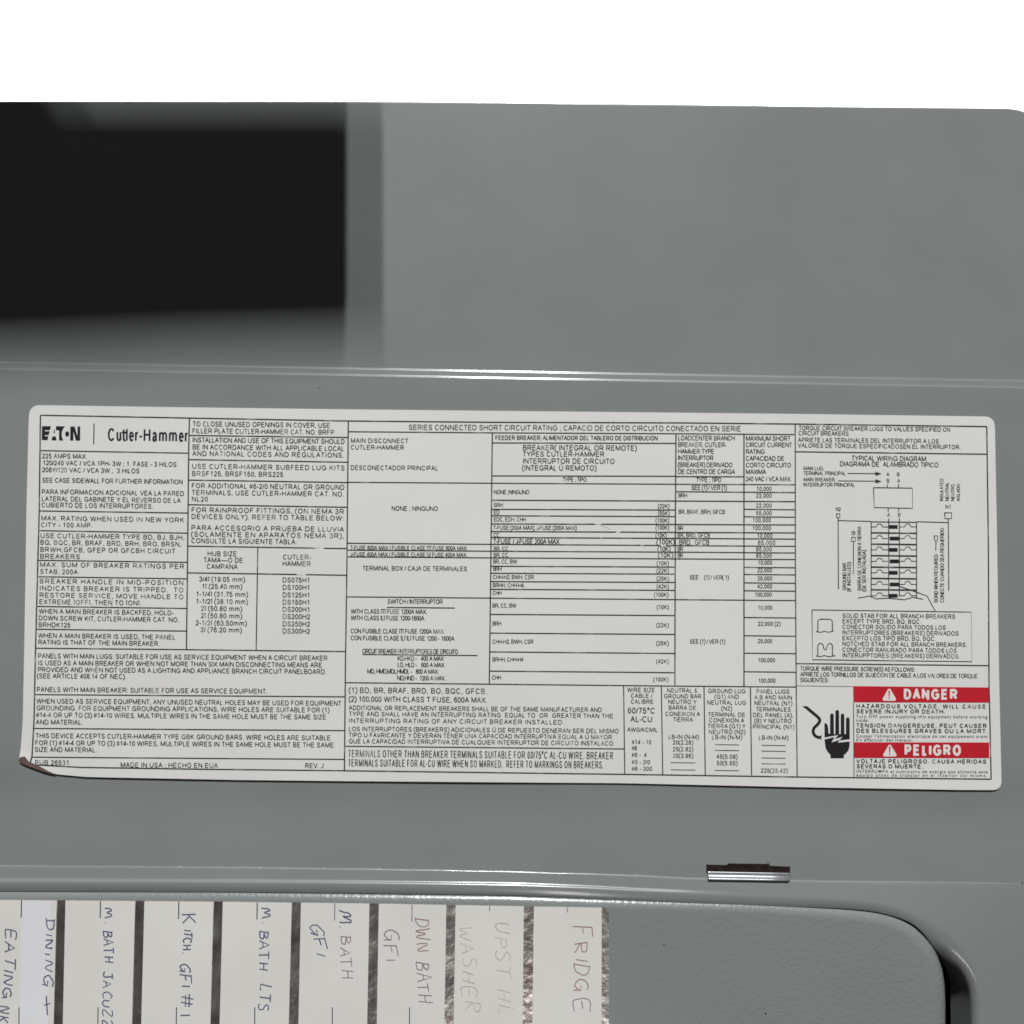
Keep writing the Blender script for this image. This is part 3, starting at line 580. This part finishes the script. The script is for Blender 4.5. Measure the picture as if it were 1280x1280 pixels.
TT([(783.6, 819, 865, 'WIRE SIZE'), (788, 815.4, 872.3, 'CABLE /'), (788, 817.2, 879.7, 'CALIBRE'), (784, 819.4, 891.9, '60/75\u00baC', 7), (787.6, 815.8, 902.6, 'AL-CU', 7), (783.6, 822.6, 914.8, 'AWG/KCMIL'), (789.4, 814.5, 930.4, '#14 - 10'), (789.4, 796.2, 938, '#8'), (789.4, 808.6, 946.4, '#6 -  4'), (789.4, 813, 955.2, '#3 - 2/0'), (789.4, 815.4, 963.6, '#6 - 300'),
    (833.4, 872, 865.7, 'NEUTRAL &'), (829.4, 877, 872.9, 'GROUND BAR'), (834.8, 871, 880, 'NEUTRO Y'), (835.2, 870.6, 887.3, 'BARRA DE'), (831.2, 875.3, 895, 'CONEXION A'), (840.6, 866.3, 902.1, 'TIERRA'), (835.2, 873.5, 923.7, 'LB-IN (N-M)'), (840.6, 866.6, 930.8, '20(2.26)'), (840.6, 866.6, 939.2, '25(2.82)'), (840.6, 866.6, 947.4, '35(3.96)'),
    (884.6, 932.2, 866.4, 'GROUND LUG'), (893, 924, 873.6, '(G1) AND'), (883.4, 933, 880.8, 'NEUTRAL LUG'), (901.3, 915.2, 888.2, '(N2)'), (884.6, 931.9, 895.8, 'TERMINAL DE'), (886, 930.4, 903, 'CONEXION A'), (884.3, 932.2, 910.2, 'TIERRA (G1) Y'), (885.5, 931.7, 917.4, 'NEUTRO (N2)'), (889.5, 927.7, 924.2, 'LB-IN (N-M)'), (895.4, 922, 948.4, '45(5.08)'), (895.4, 922, 956.6, '50(5.65)'),
    (945, 987, 867, 'PANEL LUGS'), (942.5, 990.3, 874.3, 'A,B AND MAIN'), (942.5, 990.3, 881.6, 'NEUTRAL (N1)'), (944.5, 988.8, 889.3, 'TERMINALES'), (940.9, 991.5, 896.5, 'DEL PANEL (A),'), (942.6, 990, 903.8, '(B) Y NEUTRO'), (940.5, 992.8, 911.1, 'PRINCIPAL (N1)'), (947.9, 985.6, 924.7, 'LB-IN (N-M)'), (950.6, 984.7, 965.9, '225(25.42)')], cap=5.2, slope=.008)
TT([(998, 1188, 537.7, 'TORQUE CIRCUIT BREAKER LUGS TO VALUES SPECIFIED ON'), (997.7, 1062.6, 544.2, 'CIRCUIT BREAKERS.'), (997, 1173.8, 552.5, 'APRIETE LAS TERMINALES DEL INTERRUPTOR A LOS'), (997, 1201, 559.5, 'VALORES DE TORQUE ESPECIFICADOSEN EL INTERRUPTOR.'),
    (999.8, 1143.6, 838.3, 'TORQUE WIRE PRESSURE SCREW(S) AS FOLLOWS:'), (999.8, 1222.3, 845.6, 'APRIETE LOS TORNILLOS DE SUJECION DE CABLE A LOS VALORES DE TORQUE'), (999.8, 1035.6, 852.7, 'SIGUIENTES:')], cap=5.3, slope=.011)
b1 = dict(bold=.20, slope=.004)
TT([(1069.9, 1233.3, 885.3, 'HAZARDOUS VOLTAGE. WILL CAUSE', 4.9), (1069.9, 1181.9, 891.8, 'SEVERE INJURY OR DEATH.', 4.9), (1069.9, 1234, 909.4, 'TENSION DANGEREUSE. PEUT CAUSER', 4.9), (1069.9, 1235, 916, 'DES BLESSURES GRAVES OU LA MORT.', 4.9), (1069.9, 1233.5, 954.1, 'VOLTAJE PELIGROSO. CAUSA HERIDAS', 4.9), (1070.3, 1153.9, 960.5, 'SEVERAS O MUERTE.', 4.9)], **b1)
TT([(1069.9, 1234.5, 897.4, 'Turn OFF power supplying this equipment before working'), (1069.9, 1086, 902.2, 'inside.'), (1069.9, 1235, 921.8, "Couper l'alimentation electrique de cet equipement avant"), (1069.9, 1141, 926.6, "d'y effectuer des travaux."), (1070.3, 1235, 966, 'INTERRUMPA el suministro de energia que alimenta este'), (1070.3, 1235, 970.6, 'equipo antes de trabajar en el interior del mismo.')], cap=4.0, slope=.004, bold=.006)
T.build('printed_text', M_ink, info)

# maker's logo -------------------------------------------------------------
lg = Ink(zp)
def z4(u, v): return 45 + u / 17.07, 525 + v / 17.07
def pl(pts): lg.poly([z4(*p) for p in pts], .05)
pl([(128, 130), (188, 130), (188, 425), (122, 425)]); pl([(188, 130), (315, 130), (296, 212), (188, 212)]); pl([(188, 240), (288, 240), (270, 318), (188, 318)]); pl([(188, 346), (262, 346), (244, 428), (188, 428)])
pl([(396, 190), (404, 275), (368, 275)]); pl([(350, 350), (420, 350), (436, 432), (330, 432)])
pl([(425, 132), (620, 134), (592, 160), (574, 190), (562, 215), (425, 215)])
pl([(492, 215), (562, 215), (548, 262), (546, 300), (549, 335), (492, 335)]); pl([(492, 335), (549, 335), (556, 380), (582, 434), (490, 434)])
lg.poly([z4(664 + 42 * math.cos(a * math.pi / 12), 296 + 58 * math.sin(a * math.pi / 12)) for a in range(24)], .05)
pl([(732, 138), (796, 138), (796, 436), (728, 436)]); pl([(796, 138), (822, 138), (885, 345), (885, 438), (850, 438), (796, 240)]); pl([(885, 138), (942, 138), (940, 438), (885, 438)])
lg.line([z4(1238, 75), z4(1230, 515)], 1.3)
text(lg, 133.5, 235.6, 551.2, 'Cutler-Hammer', cap=15.2, slope=.014, bold=.135, mode='scale', lift=.05)
lg.build('maker_logo', M_solid, info)

# wiring diagram -----------------------------------------------------------
D = Ink(zp); DX = Ink(zp); DS = Ink(zp)
def a6(u, v): return 985 + u / 4.741, 515 + v / 4.741
def a7(u, v): return 985 + u / 4.741, 640 + v / 4.741
def dl(pts, w=.9, f=a6): D.line([f(*p) for p in pts], w * 1.25)
dl([(353, 364), (520, 365)]); dl([(297, 408), (520, 410)])
for v in (366, 411): D.poly([a6(518, v - 13), a6(556, v), a6(518, v + 13)])
for u in (588, 655): dl([(u, 427), (u, 449)])
for u in (594, 657): dl([(u, 570), (u, 590)])
dl([(507, 448), (738, 451), (738, 571), (511, 566), (507, 448)], 1.0)
dl([(287, 603), (307, 603), (307, 622), (298, 630), (289, 624), (287, 603)]); dl([(928, 597), (970, 597), (968, 632), (932, 632), (928, 597)], 1.0)
dl([(297, 628), (299, 1050)], 1.0); dl([(950, 632), (953, 1058)], 1.0)
dl([(297, 643), (490, 648)]); dl([(762, 650), (951, 655)])
dl([(377, 742), (400, 742), (399, 766), (376, 766), (377, 742)]); dl([(388, 766), (388, 962)])
dl([(866, 141), (888, 141), (885, 165), (877, 180), (869, 165), (866, 141)], .9, a7); dl([(877, 180), (876, 228)], .9, a7)
for u in (597, 660): dl([(u, 38), (u, 500)], 1.0, a7)
for u in (493, 762): dl([(u, 60), (u, 508)], 1.0, a7)
for v in (58, 123, 190, 258, 326, 393, 460): dl([(490, v), (764, v + 3)], 1.5 if v > 60 else 1.0, a7)
for i, v in enumerate((88, 157, 224, 292, 360, 429, 496)):
    for u0, u1, c in ((493, 597, 542), (660, 762, 710)):
        arc = [(u0, v)] + [(c - 18 * math.cos(a * math.pi / 8), v - 18 * math.sin(a * math.pi / 8)) for a in range(9)] + [(u1, v)]
        dl(arc, .8, a7)
    q = 595 if i % 2 == 0 else 603
    DS.poly([a7(q, v - 11), a7(q + 55, v - 11), a7(q + 55, v + 11), a7(q, v + 11)], .06)
dl([(415, 510), (490, 497), (520, 515), (590, 510), (690, 520), (740, 505), (800, 517)], .9, a7)
dl([(660, 440), (735, 465), (825, 498), (873, 587)], .9, a7)
dl([(142, 580), (1088, 593), (1090, 887), (145, 875), (142, 580)], .9, a7)
dl([(165, 708), (177, 708), (177, 645), (190, 635), (250, 635), (262, 645), (264, 706), (271, 708)], 1.0, a7); dl([(165, 708), (195, 713), (215, 706), (240, 712), (268, 706)], .8, a7)
dl([(165, 853), (177, 851), (177, 790), (186, 779), (200, 779), (208, 790), (214, 813), (225, 818), (232, 795), (240, 781), (255, 779), (263, 790), (264, 850), (281, 852)], 1.0, a7); dl([(165, 853), (195, 857), (215, 850), (240, 857), (281, 852)], .8, a7)
diag = D.build('wiring_diagram', M_rule, info); DS.build('stab_bars', M_solid, diag)
def dt(f, u0, u1, v, body, cap, slope=.011, **k):
    x0, y0 = f(u0, v); x1, _ = f(u1, v); text(DX, x0, x1, y0, body, cap=cap, slope=slope, **k)
dt(a6, 375, 820, 288, 'TYPICAL WIRING DIAGRAM', 6, .012); dt(a6, 305, 893, 322, 'DIAGRAMA DE  ALAMBRADO TIPICO', 6, .012)
dt(a6, 90, 212, 345, 'MAIN LUG;', 4.6, .008); dt(a6, 90, 343, 374, 'TERMINAL PRINCIPAL', 4.6, .006); dt(a6, 90, 280, 411, 'MAIN BREAKER;', 4.6, .008); dt(a6, 90, 397, 442, 'INTERRUPTOR PRINCIPAL', 4.6, .006)
for u, v, c in ((581, 381, 'A'), (643, 381, 'B'), (582, 419, 'B'), (645, 419, 'A'), (585, 621, 'A'), (649, 621, 'B')): dt(a6, u, u + 20, v, c, 4.6)
dt(a6, 282, 313, 587, 'N2', 4.6); dt(a6, 931, 968, 573, 'N1', 4.6)
def du(f, u, v0, v1, body, cap):
    x0, y0 = f(u, v0); _, y1 = f(u, v1); text(DX, x0, x0, y0, body, cap=cap, up=True, y1=y1)
for u, v1, s in ((921, 394, 'INSULATED'), (954, 415, 'NEUTRAL'), (987, 427, 'NEUTRO'), (1020, 425, 'AISLADO')): du(a6, u, 529, v1, s, 4.2)
du(a6, 400, 731, 706, 'G1', 4.8)
du(a7, 346, 466, 300, 'GROUND BAR', 4.5); du(a7, 373, 472, 297, '(IF INSTALLED)', 4.5); du(a7, 435, 467, 85, 'BARRA DE CONEXION A TIERRA', 4.5); du(a7, 463, 472, 225, '(DE SER INSTALADA)', 4.5)
du(a7, 889, 538, 250, 'BOND WHEN REQUIRED', 4.6); du(a7, 925, 538, 94, 'CONECTE CUANDO SEA REQUERIDO', 4.6)
for v, u1, s in ((627, 993, 'SOLID STAB FOR ALL BRANCH BREAKERS'), (660, 790, 'EXCEPT TYPE BRD, BQ, BQC.'), (693, 937, 'CONECTOR SOLIDO PARA TODOS LOS'), (727, 1013, 'INTERRUPTORES (BREAKERS) DERIVADOS'), (760, 877, 'EXCEPTO LOS TIPO BRD, BQ, BQC.'), (794, 1062, 'NOTCHED STAB FOR ALL BRANCH BREAKERS.'), (829, 1002, 'CONECTOR RANURADO PARA TODOS LOS'), (862, 1020, 'INTERUPPTORES (BREAKERS) DERIVADOS.')):
    dt(a7, 320, u1, v, s, 5.3, .009)
DX.build('diagram_lettering', M_ink, diag)

# danger banners -----------------------------------------------------------
def a8(u, v): return 985 + u / 4.571, 820 + v / 4.571
for (q, word, wx0, wx1, wy, wc, apex, tb, lab) in (
        ([(372, 172), (1146, 180), (1147, 266), (374, 264)], 'DANGER', 656, 973, 249, 12.0, (578, 180), 255, 'red banner lettered DANGER'),
        ([(376, 493), (1150, 494), (1150, 583), (378, 582)], 'PELIGRO', 660, 994, 570, 12.6, (581, 500), 573, 'red banner lettered PELIGRO')):
    B = Ink(lambda x, y: zsheet(x, y) + .34)
    qa = [a8(*p) for p in q]; N = 16
    for i in range(N):
        lp = lambda a, b, f: (a[0] + (b[0] - a[0]) * f, a[1] + (b[1] - a[1]) * f)
        B.poly([lp(qa[0], qa[1], i / N), lp(qa[0], qa[1], (i + 1) / N), lp(qa[3], qa[2], (i + 1) / N), lp(qa[3], qa[2], i / N)])
    bo = B.build('danger_banner', M_red, info); bo['label'] = lab
    Wt = Ink(lambda x, y: zsheet(x, y) + .48)
    x0, y0 = a8(wx0, wy); x1, _ = a8(wx1, wy)
    text(Wt, x0, x1, y0, word, cap=wc, slope=.004, bold=.225, mode='scale')
    Wt.build('banner_lettering', M_white, bo)
    Tr = Ink(lambda x, y: zsheet(x, y) + .48)
    A_, Bl, Br = apex, (apex[0] - 42, tb), (apex[0] + 44, tb)
    cxm, cym = (A_[0] + Bl[0] + Br[0]) / 3, (A_[1] + Bl[1] + Br[1]) / 3
    pts = []
    for V in (A_, Br, Bl):
        dx, dy = cxm - V[0], cym - V[1]; l = math.hypot(dx, dy); c = (V[0] + dx / l * 16, V[1] + dy / l * 16)
        base = math.atan2(-dy, -dx)
        for k in range(-4, 5): pts.append(a8(c[0] + 9 * math.cos(base + k * .26), c[1] + 9 * math.sin(base + k * .26)))
    Tr.poly(pts); tr = Tr.build('warning_triangle', M_white, bo)
    Ex = Ink(lambda x, y: zsheet(x, y) + .6)
    e0 = A_[1]
    Ex.poly([a8(A_[0] - 4.5, e0 + 18), a8(A_[0] + 4.5, e0 + 18), a8(A_[0] + 2.5, e0 + 52), a8(A_[0] - 2.5, e0 + 52)])
    Ex.poly([a8(A_[0] + 4 * math.cos(k), e0 + 61 + 4 * math.sin(k)) for k in [i * math.pi / 5 for i in range(10)]])
    Ex.build('exclamation_mark', M_red, bo)

# shock symbol -------------------------------------------------------------
H = Ink(zp)
def a9(u, v): return 995 + u / 14.22, 870 + v / 14.22
def catmull(p, n=6):
    q = [p[0]] + list(p) + [p[-1]]; out = []
    for i in range(1, len(q) - 2):
        for k in range(n):
            t = k / n; o = []
            for c in (0, 1):
                a, b, d, e = q[i - 1][c], q[i][c], q[i + 1][c], q[i + 2][c]
                o.append(.5 * (2 * b + (d - a) * t + (2 * a - 5 * b + 4 * d - e) * t * t + (3 * b - a - 3 * d + e) * t ** 3))
            out.append(tuple(o))
    return out + [p[-1]]
H.poly([a9(*p) for p in [(105, 178), (195, 182), (215, 215), (180, 232)]])
H.line([a9(*p) for p in catmull([(182, 200), (300, 300), (395, 380), (424, 440), (380, 510), (320, 570), (306, 640), (340, 705), (400, 735), (432, 735)])], 3.7)
H.poly([a9(*p) for p in [(425, 712), (462, 690), (450, 735), (458, 780), (425, 757)]])
for u0, u1, v in ((607, 671, 312), (701, 765, 248), (797, 858, 312), (890, 953, 380)):
    c = (u0 + u1) / 2; r = (u1 - u0) / 2
    H.poly([a9(u0 - 2, 690)] + [a9(c - r * math.cos(a * math.pi / 10), v + r - r * math.sin(a * math.pi / 10)) for a in range(11)] + [a9(u1 + 2, 690)])
H.poly([a9(*p) for p in [(508, 690), (506, 478), (545, 492), (566, 530), (574, 600), (580, 690)]])
H.poly([a9(*p) for p in [(508, 664), (580, 664), (607, 676), (860, 678), (890, 672), (954, 660), (955, 768), (770, 788), (830, 720), (690, 765), (755, 690), (508, 736)]], .03)
H.poly([a9(*p) for p in [(508, 772), (686, 730), (630, 826), (775, 780), (745, 830), (955, 808), (950, 900), (930, 970), (880, 1030), (852, 1045), (852, 1106), (614, 1106), (614, 1045), (560, 990), (525, 920)]], .03)
H.build('shock_symbol', M_solid, info)

# small rubbed scratches on the print
for pts in ([(738, 653.5), (751, 656), (763, 661)], [(770, 663.5), (775, 666)], [(797, 679.5), (806, 683)], [(751, 671.5), (754, 676)], [(392, 684.6), (400, 684)], [(370, 717.5), (378, 718.5)], [(664, 711), (669, 716)]):
    Sc = Ink(lambda x, y: zsheet(x, y) + .42); Sc.line(catmull(pts, 3), .8)
    Sc.build('rubbed_scratch', M_paper, info)

# ------------------------------------------------------------------ circuit directory
ZC = ZP + .5
def ptop(x): return interp([(-60, 1124), (0, 1124.6), (200, 1126.3), (300, 1127.2), (470, 1129.2), (560, 1131), (680, 1133), (761, 1134.4)], x)
back = thing('foil_tape_sheet', 'mottled metallic foil sheet showing as narrow dark bars between the white name strips', 'foil tape', P(360, 1200, ZP))
fr = []
for k in range(41):
    f = k / 40
    fr.append([P(x, ptop(x) * (1 - f) + 1420 * f, ZP + .25) for x in [-60 + 821 * j / 90 for j in range(91)]])
grid('foil_sheet', fr, M_foil, back, thick=.2)

LET = {
 'A': [[(0, 0), (.32, 1), (.66, 0)], [(.1, .38), (.55, .42)]], 'B': [[(.05, 0), (.1, 1)], [(.0, .98), (.45, .95), (.5, .7), (.15, .54)], [(.15, .54), (.6, .45), (.55, .08), (.02, .02)]],
 'C': [[(.6, .85), (.35, 1), (.08, .65), (.08, .3), (.3, .02), (.6, .15)]], 'D': [[(.08, 0), (.05, 1)], [(0, 1), (.45, .9), (.62, .5), (.45, .12), (.02, 0)]],
 'E': [[(.6, 1), (.06, .97), (.08, 0), (.62, .02)], [(.08, .5), (.48, .54)]], 'F': [[(.08, 0), (.06, 1)], [(0, 1), (.66, 1.02)], [(.08, .52), (.46, .55)]],
 'G': [[(.6, .9), (.35, 1), (.06, .65), (.08, .25), (.32, 0), (.6, .25), (.6, .45)], [(.34, .44), (.64, .45), (.62, -.1)]], 'H': [[(.08, 1), (.05, 0)], [(.6, 1), (.57, 0)], [(.06, .5), (.58, .52)]],
 'I': [[(.14, .88), (.12, .05)]], 'J': [[(.5, 1), (.5, .25), (.3, 0), (.02, .12)], [(.25, 1), (.72, 1)]], 'K': [[(.08, 1), (.08, 0)], [(.58, .95), (.1, .45)], [(.2, .55), (.62, 0)]],
 'L': [[(.08, 1), (.05, .02), (.56, .05)]], 'M': [[(0, 0), (.1, .85), (.24, .98), (.36, .35), (.48, .9), (.62, .98), (.78, .0)]], 'N': [[(.04, 0), (.08, .95), (.5, .05), (.58, 1)]],
 'P': [[(.1, 0), (.06, 1)], [(.02, .98), (.52, .92), (.55, .6), (.1, .48)]], 'R': [[(.1, 0), (.06, 1)], [(.02, .98), (.52, .92), (.5, .6), (.1, .5), (.6, 0)]],
 'S': [[(.58, .92), (.3, 1), (.08, .76), (.5, .45), (.52, .15), (.25, 0), (.02, .12)]], 'T': [[(.32, 1), (.3, 0)], [(0, .98), (.68, 1.02)]], 'U': [[(.05, 1), (.08, .25), (.3, 0), (.56, .25), (.6, 1)]],
 'W': [[(0, 1), (.2, 0), (.4, .7), (.6, 0), (.84, 1)]], 'Z': [[(.05, .95), (.6, 1), (.04, .02), (.64, .04)]], '#': [[(.25, 1), (.15, 0)], [(.55, 1), (.45, 0)], [(0, .66), (.7, .7)], [(0, .32), (.68, .36)]],
 '1': [[(.2, .95), (.18, .05)]], '+': [[(.0, .45), (.75, .5)], [(.3, .95), (.36, .1)]], '.': [[(.08, .02), (.14, .06)]], "'": [[(.1, 1.05), (.06, .8)]]}
WID = {'I': .34, '1': .4, '.': .32, "'": .25, ' ': .62, 'M': 1.0, 'W': 1.02}
def hand(ink, body, y0, y1, xb0, xb1, size, w=1.25):
    """pen strokes running down the strip, letter tops to the right"""
    tot = sum(WID.get(c, .86) for c in body); k = (y1 - y0) / tot; pos = 0.0
    rnd = random.Random(body + str(y0))
    for c in body:
        if c in LET:
            dz = rnd.uniform(-.09, .09); sl = rnd.uniform(-.06, .2); sz = size * rnd.uniform(.82, 1.16); pj = rnd.uniform(-.05, .05)
            for st in LET[c]:
                pts = []
                for a, b in (catmull(st, 5) if len(st) > 3 else st):
                    a += rnd.uniform(-.03, .03); b += rnd.uniform(-.03, .03)
                    yy = y0 + (pos + pj + a * rnd.choice((1,)) + sl * b) * k
                    f = (yy - y0) / (y1 - y0)
                    pts.append((xb0 + (xb1 - xb0) * f + (b + dz) * sz, yy))
                ink.line(pts, w * rnd.uniform(.85, 1.15))
        pos += WID.get(c, .86)
STR = [((-28, -32), (71, 67), [('EATING', 1161, 1251, 8, 4, 12, M_blue), ("NK'", 1257, 1284, 0, -3, 13, M_blue), ('DI', 1147, 1173, 57, 57, 10, M_blue), ('NI', 1174, 1196, 57, 56, 9, M_blue), ('NG', 1199, 1236, 56, 53, 11, M_blue), ('+', 1245, 1272, 54, 55, 11, M_blue)], 26.8, 'EATING and DINING in violet pen, with a brighter patch of paper'),
       ((81.8, 78.5), (169, 165), [('M.', 1135, 1157, 131, 131, 9.5, M_blue), ('BATH', 1164, 1205, 129.5, 131, 11, M_blue), ('JACUZZI', 1214, 1291, 129.5, 127, 10.5, M_blue)], 125.5, 'M. BATH JACUZZI in violet pen'),
       ((180.5, 176.5), (267, 263), [('K', 1142, 1159, 229, 230, 15, M_blue), ('ITCH.', 1161, 1193, 230, 229, 10.5, M_blue), ('GFI', 1203, 1236, 225, 226, 13, M_blue), ('#1', 1244, 1273, 227, 225, 13, M_blue)], 223.5, 'KITCH. GFI #1 in violet pen'),
       ((278.5, 274.5), (364.8, 361), [('M.', 1135, 1157, 327, 328, 11.5, M_blue), ('BATH', 1164, 1215, 325, 324, 11, M_blue), ('LTS', 1230, 1266, 325, 322, 14, M_blue)], 321.5, 'M. BATH and a heavy last word in violet pen'),
       ((376.2, 373), (461.8, 459), [('GFI', 1153, 1197, 386, 397, 14, M_blue), ('M.', 1137, 1163, 424, 425, 13, M_blue), ('BATH', 1170, 1227, 425, 427, 13, M_plum)], 418.5, 'GFI beside M. BATH in dark pen'),
       ((473.6, 471), (558, 555.4), [('GFI', 1161, 1204, 478, 484, 16, M_plum), ('DWN', 1147, 1193, 518, 522, 18, M_rose), ('BATH', 1202, 1256, 519, 523, 16, M_plum)], 515, 'GFI beside DWN BATH in plum pen'),
       ((569.6, 567), (654.8, 653.4), [('WASHER', 1157, 1268, 575, 580, 17, M_pink), ('UPST HL', 1152, 1272, 618, 622, 17, M_pink)], 612.2, 'two faded pink words, WASHER and UPST'),
       ((667.5, 665.5), (752.2, 752), [('F', 1157, 1174, 713, 714, 26, M_rose), ('RIDG', 1177, 1242, 718, 719, 18, M_rose), ('E', 1246, 1270, 716, 717, 22, M_plum)], 709.5, 'FRIDGE in reddish pen')]
for (xa, xb), (xc, xd), words, tick, lab in STR:
    st = thing('name_strip', 'white paper strip handwritten ' + lab, 'paper strip', P((xa + xc) / 2, 1200, ZC), 'handwritten circuit name strips')
    rows = []
    for k in range(21):
        f = k / 20; row = []
        for j in range(9):
            g = j / 8; xt = xa + (xc - xa) * g; xbm = xb + (xd - xb) * g
            yt = ptop(xt) + .4; y = yt + (1420 - yt) * f; x = xt + (xbm - xt) * (y - 1127) / 153
            row.append(P(x, y, ZC + .5 * (noise.noise(Vector((x * .02, y * .012, 8))) + 1)))
        rows.append(row)
    grid('paper', rows, M_card, st, thick=.35)
    zc = lambda x, y: ZC + .5 * (noise.noise(Vector((x * .02, y * .012, 8))) + 1) + .22
    if tick < 30:
        pt = Ink(lambda x, y: zc(x, y) - .05)
        for k in range(24):
            ya, yb_ = 1126 + k * 8, 1126 + (k + 1) * 8
            pt.poly([(27 - (ya - 1126) * .02, ya), (64 - (ya - 1126) * .02, ya + .5), (64 - (yb_ - 1126) * .02, yb_ + .5), (27 - (yb_ - 1126) * .02, yb_)])
        pt.build('correction_paper', M_tape, st)
        zc2 = zc; zc = lambda x, y: zc2(x, y) + .12
    tk = Ink(zc)
    ln = 22 if tick < 600 else 7
    tk.line([(tick, ptop(tick) + .6), (tick - .3, ptop(tick) + ln)], 1.3 if tick < 400 else .9)
    tk.build('tick_mark', M_tick, st)
    if tick < 600:
        tk = Ink(zc); tk.line([(tick - 3, 1259), (tick - 3.3, 1300)], 1.2); tk.build('tick_mark', M_tick, st)
    for (body, y0, y1, x0, x1, size, m) in words:
        ik = Ink(zc); hand(ik, body, y0, y1, x0, x1, size, 1.1 if m in (M_pink, M_rose, M_plum) else 1.5); ik.build('handwriting', m, st)

# ------------------------------------------------------------------ unseen blocker added above the view to shade the panel's upper left
H0 = 520.0
def shade_pt(x, y, lamp=(250, LY, LZ)):
    """where a ray from the panel point to a tube passes the height H0"""
    g = P(x, y, 0); l = Vector(lamp); t = H0 / l.z
    return g + (l - g) * t
me = bpy.data.meshes.new('shadow_blocker'); bm = bmesh.new()
out = [(-600, 40), (5, 40), (75, 128)] + [(418 + 14 * math.sin(math.radians(15 * k)), 142 - 14 * math.cos(math.radians(15 * k))) for k in range(7)] + [(418 + 14 * math.cos(math.radians(15 * k)), 394 + 14 * math.sin(math.radians(15 * k))) for k in range(7)] + [(200, 414), (-600, 452)]
pts = [(q.x, q.y) for q in (shade_pt(*p) for p in out)]
lo = [bm.verts.new(Vector((x, y, H0 - 15)) * U) for x, y in pts]; hi = [bm.verts.new(Vector((x, y, H0 + 15)) * U) for x, y in pts]
bm.faces.new(hi); bm.faces.new(lo[::-1])
for i in range(len(pts)): bm.faces.new((lo[i], lo[(i + 1) % len(pts)], hi[(i + 1) % len(pts)], hi[i]))
bmesh.ops.recalc_face_normals(bm, faces=bm.faces); bm.to_mesh(me); bm.free()
case = link('shadow_blocker', me, M_black)
case['label'] = 'flat black rounded case added out of view to cast the dark shadow at upper left'; case['category'] = 'case'
